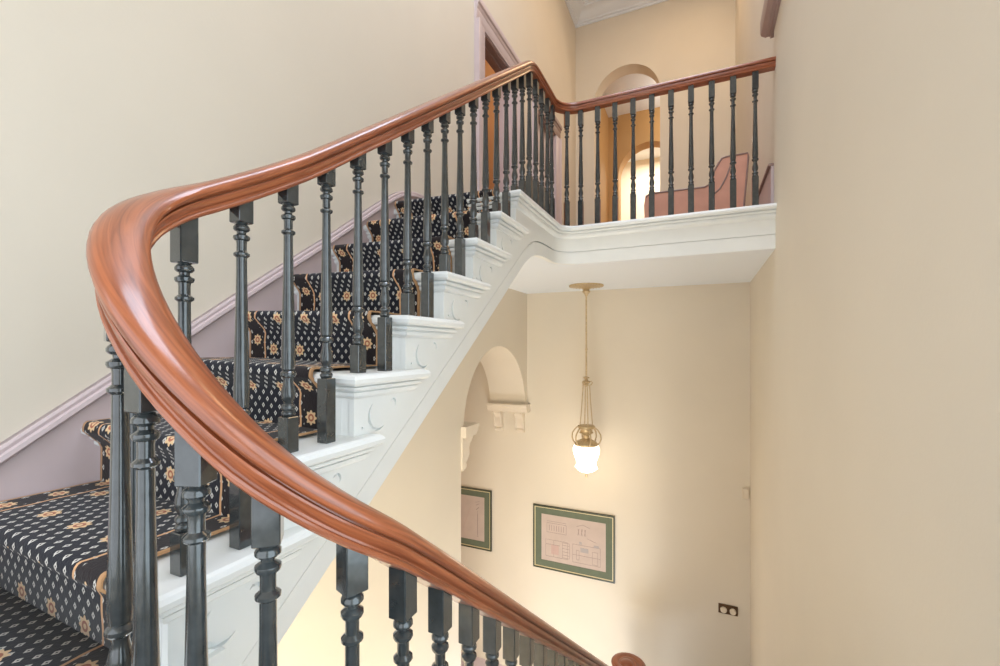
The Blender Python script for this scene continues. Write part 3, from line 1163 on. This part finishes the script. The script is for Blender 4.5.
for k in range(3):
    a = 2 * PI * k / 3 + 0.4
    b.tube([(LX + r * math.cos(a), LYP + r * math.sin(a), z) for r, z in ((0.02, -0.36), (0.05, -0.35), (0.062, -0.365), (0.05, -0.385), (0.035, -0.39))], 0.006, 6)
part(b, 'upper_hub', BRASS)
for k in range(4):
    a = 2 * PI * k / 4 + 0.5
    b = MB()
    b.tube([(LX + r * math.cos(a), LYP + r * math.sin(a), z) for r, z in ((0.034, -0.385), (0.040, -0.50), (0.052, -0.66), (0.066, -0.81))], 0.005, 8)
    part(b, 'drop_rod', BRASS)
b = MB()
b.lathe(LX, LYP, [(0.075, -0.80), (0.088, -0.805), (0.09, -0.82), (0.082, -0.83), (0.062, -0.84), (0.06, -0.86), (0.072, -0.875), (0.05, -0.89), (0.03, -0.90), (0.03, -0.93), (0.10, -0.965), (0.118, -0.985), (0.118, -1.0), (0.11, -1.0)], 28)
for k in range(6):
    a = 2 * PI * k / 6
    b.tube([(LX + r * math.cos(a), LYP + r * math.sin(a), z) for r, z in ((0.085, -0.815), (0.115, -0.84), (0.145, -0.885), (0.15, -0.93), (0.135, -0.97), (0.115, -0.99))], 0.007, 6)
part(b, 'gallery', BRASS)
b = MB()
seg, rows = 36, []
for r, z, fl in ((0.10, -0.99, 0), (0.122, -1.005, 0), (0.134, -1.035, 0.01), (0.132, -1.075, 0.015), (0.118, -1.12, 0.02), (0.102, -1.16, 0.02), (0.096, -1.19, 0.03), (0.104, -1.215, 0.05), (0.112, -1.23, 0.06), (0.098, -1.245, 0.05), (0.07, -1.265, 0.03), (0.03, -1.28, 0), (0.006, -1.284, 0)):
    rows.append([(LX + r * (1 + fl * math.cos(6 * 2 * PI * j / seg)) * math.cos(2 * PI * j / seg), LYP + r * (1 + fl * math.cos(6 * 2 * PI * j / seg)) * math.sin(2 * PI * j / seg), z) for j in range(seg)])
b.quad_grid(rows, True, True)
part(b, 'shade', SHADE)
b = MB()
b.lathe(LX, LYP, [(0.004, -1.283), (0.014, -1.288), (0.010, -1.30), (0.014, -1.31), (0.008, -1.33), (0.002, -1.335)], 12)
part(b, 'finial', BRASS)

# ------------------------------------------------------------------ upper hall furniture
sofa = empty('sofa', W(-0.05, 4.85, ZL), 'salmon leather chaise with one raised scrolled end behind the landing rail', 'sofa')


def spart(bm, name, mat, smooth=35):
    return place(bm.build(name, mat, loc=sofa.location, smooth=smooth), sofa)


b = MB()
b.prism([(-0.50, ZL + 0.10), (-0.515, 1.40), (-0.50, 1.50), (-0.46, 1.517), (-0.2, 1.512), (0.03, 1.508), (0.03, ZL + 0.10)], 'y', 4.60, 4.72)
spart(b, 'low_back', SALMON)
b = MB()
hp = [(0.03, ZL + 0.10), (0.03, 1.508), (0.06, 1.515), (0.085, 1.55), (0.11, 1.63), (0.14, 1.715), (0.175, 1.752), (0.215, 1.762), (0.39, 1.764), (0.398, 1.74), (0.375, 1.45), (0.335, ZL + 0.10)]
b.prism(hp, 'y', 4.60, 4.74)
spart(b, 'raised_end', SALMON)
b = MB()
b.tube([(x, 4.600, z) for x, z in ((-0.50, 1.48), (-0.46, 1.512), (-0.2, 1.508), (0.03, 1.504), (0.07, 1.525), (0.12, 1.66), (0.175, 1.748), (0.215, 1.758), (0.385, 1.76), (0.392, 1.72), (0.335, 1.03))], 0.008, 8)
b.tube([(x, 4.600, z) for x, z in ((0.10, 1.42), (0.16, 1.47), (0.21, 1.56), (0.245, 1.66), (0.27, 1.75))], 0.007, 8)
spart(b, 'piping', BROWN)
b = MB()
b.box(-0.50, 0.36, 4.72, 5.28, ZL + 0.10, ZL + 0.44, 0.05)
spart(b, 'seat', SALMON)
for x in (-0.46, 0.30):
    for y in (4.62, 5.22):
        b = MB()
        b.lathe(x, y, [(0.016, ZL - 0.004), (0.022, ZL + 0.05), (0.03, ZL + 0.11)], 10)
        spart(b, 'leg', WOOD)
# small table with flowers beyond the chaise
tb = empty('side_table', W(-0.16, 5.75, ZL), 'small wooden table hidden behind the salmon chaise carrying flowers', 'table')
b = MB()
b.lathe(-0.16, 5.75, [(0.22, ZL + 0.70), (0.23, ZL + 0.71), (0.23, ZL + 0.725), (0.22, ZL + 0.735)], 28)
place(b.build('table_top', WOOD, loc=tb.location), tb)
b = MB()
b.lathe(-0.16, 5.75, [(0.14, ZL - 0.004), (0.13, ZL + 0.03), (0.03, ZL + 0.06), (0.025, ZL + 0.5), (0.05, ZL + 0.7)], 16)
place(b.build('pedestal', WOOD, loc=tb.location), tb)
fl = empty('flower_bowl', W(-0.16, 5.75, ZL + 0.735), 'bowl of cream flowers and leaves showing above the salmon chaise', 'flowers')
b = MB()
b.lathe(-0.16, 5.75, [(0.05, ZL + 0.735), (0.09, ZL + 0.76), (0.11, ZL + 0.80), (0.10, ZL + 0.80), (0.05, ZL + 0.76)], 20)
place(b.build('bowl', TERRA, loc=fl.location), fl)
b = MB()
random.seed(7)
for k in range(60):
    a, e, r = random.uniform(0, 2 * PI), random.uniform(0.1, 1.2), random.uniform(0.08, 0.24)
    c = Vector((-0.16 + r * math.cos(a) * math.cos(e) * 1.5, 5.75 + r * math.sin(a) * math.cos(e), ZL + 0.80 + r * math.sin(e) * 0.6))
    d = Vector((math.cos(a), math.sin(a), random.uniform(-0.3, 0.6))).normalized() * 0.04
    s = Vector((-math.sin(a), math.cos(a), 0.2)) * 0.014
    n0 = len(b.v)
    b.v += [tuple(c - d), tuple(c + s), tuple(c + d), tuple(c - s), tuple(c + Vector((0, 0, 0.006)))]
    b.f += [(n0, n0 + 1, n0 + 4), (n0 + 1, n0 + 2, n0 + 4), (n0 + 2, n0 + 3, n0 + 4), (n0 + 3, n0, n0 + 4)]
lf = place(b.build('leaves', LEAF, loc=fl.location), fl)
for k in range(9):
    a, r = k * 2.4, 0.05 + 0.02 * k
    b = MB()
    c = (-0.16 + r * math.cos(a) * 1.1, 5.75 + r * 0.8 * math.sin(a), ZL + 0.86 + 0.06 * math.sin(k * 1.7) - 0.1 * r)
    for q in range(6):
        t = q * PI / 3
        b.tube([c, (c[0] + 0.018 * math.cos(t), c[1] + 0.018 * math.sin(t), c[2] + 0.012), (c[0] + 0.034 * math.cos(t), c[1] + 0.034 * math.sin(t), c[2] + 0.008)], [0.006, 0.012, 0.003], 6)
    place(b.build('blossom', PETAL, loc=fl.location), fl)

# ------------------------------------------------------------------ light
def area(name, loc, rot, sx, sy, power, col):
    d = bpy.data.lights.new(name, 'AREA')
    d.shape = 'RECTANGLE'
    d.size, d.size_y = sx, sy
    d.energy = power
    d.color = col
    o = bpy.data.objects.new(name, d)
    COL.objects.link(o)
    o.location = W(*loc)
    o.rotation_euler = rot
    return o


def point(name, loc, power, col, r=0.1):
    d = bpy.data.lights.new(name, 'POINT')
    d.energy = power
    d.color = col
    d.shadow_soft_size = r
    o = bpy.data.objects.new(name, d)
    COL.objects.link(o)
    o.location = W(*loc)
    return o


area('back_window_fill', ((WX0 + WX1) / 2, YB - 0.12, (WZ0 + WZ1) / 2), (-PI / 2, 0, PI), WX1 - WX0 - 0.1, WZ1 - WZ0 - 0.1, 19, (0.86, 0.89, 0.93))  # added front fill at the unseen window behind the lens
area('side_window_fill', (XR + 0.12, 0.20, 0.22), (0, -PI / 2, PI), 2.1, 1.25, 22, (0.74, 0.90, 1.0))  # added cool fill through the unseen side window, for string and lower wall
area('top_fill', (-0.35, 1.8, ZC - 0.02), (0, 0, 0), 1.6, 2.6, 118, (0.74, 0.83, 1.0))  # added top fill below the closed ceiling, no skylight there
area('hall_ceiling_light', (-0.1, 5.5, ZC - 0.25), (0, 0, 0), 1.0, 1.4, 25, (1.0, 0.70, 0.40))
point('pendant_bulb', (LX, LYP, -1.45), 1.3, (1.0, 0.70, 0.40), 0.10)
area('low_back_fill', (-0.33, YB + 0.03, -2.75), (-PI / 2, 0, PI), 1.25, 2.4, 118, (1.0, 0.92, 0.76))  # added low front fill before the solid back wall, no door there
area('low_back_fill_left', (-1.64, YB + 0.03, -2.75), (-PI / 2, 0, PI), 0.42, 2.4, 12, (1.0, 0.92, 0.76))  # narrow left piece of the added low front fill
area('passage_fill', (-4.35, 2.6, -2.4), (0, -PI / 2, 0), 2.6, 3.0, 26, (1.0, 0.68, 0.40))  # added warm fill in the unseen passage, no opening behind it
point('low_hall_fill', (-0.85, 3.1, -3.65), 66, (0.74, 0.84, 1.0), 0.35)  # added cool fill below the view, no lamp stands there
#END
point('corridor_lamp', (-0.2, 8.2, 4.0), 20, (1.0, 0.92, 0.80), 0.15)
area('end_room_light', (-0.7, YC + 1.4, 4.5), (0, 0, 0), 1.5, 1.5, 110, (1.0, 0.93, 0.80))
point('side_room_lamp', (-3.2, 4.1, 3.4), 24, (1.0, 0.86, 0.68), 0.15)

w = bpy.data.worlds.new('world')
sc.world = w
w.use_nodes = True
w.node_tree.nodes['Background'].inputs[0].default_value = (0.85, 0.92, 1.0, 1)
w.node_tree.nodes['Background'].inputs[1].default_value = 1.0

# ------------------------------------------------------------------ camera
cam = bpy.data.cameras.new('camera')
cam.sensor_width = 36
cam.lens = 16.0
cam.shift_y = 0.014
cam.clip_start = 0.02
co = bpy.data.objects.new('camera', cam)
COL.objects.link(co)
co.location = W(0, 0, 0)
co.rotation_euler = (PI / 2, 0, math.atan(201 / 444.4))
sc.camera = co

sc.view_settings.view_transform = 'Standard'
sc.view_settings.look = 'None'
sc.view_settings.exposure = 0.07
sc.view_settings.gamma = 1.0
sc.view_settings.use_curve_mapping = False
sc.cycles.max_bounces = 8
sc.cycles.diffuse_bounces = 6
sc.cycles.use_denoising = True
sc.cycles.sample_clamp_indirect = 8
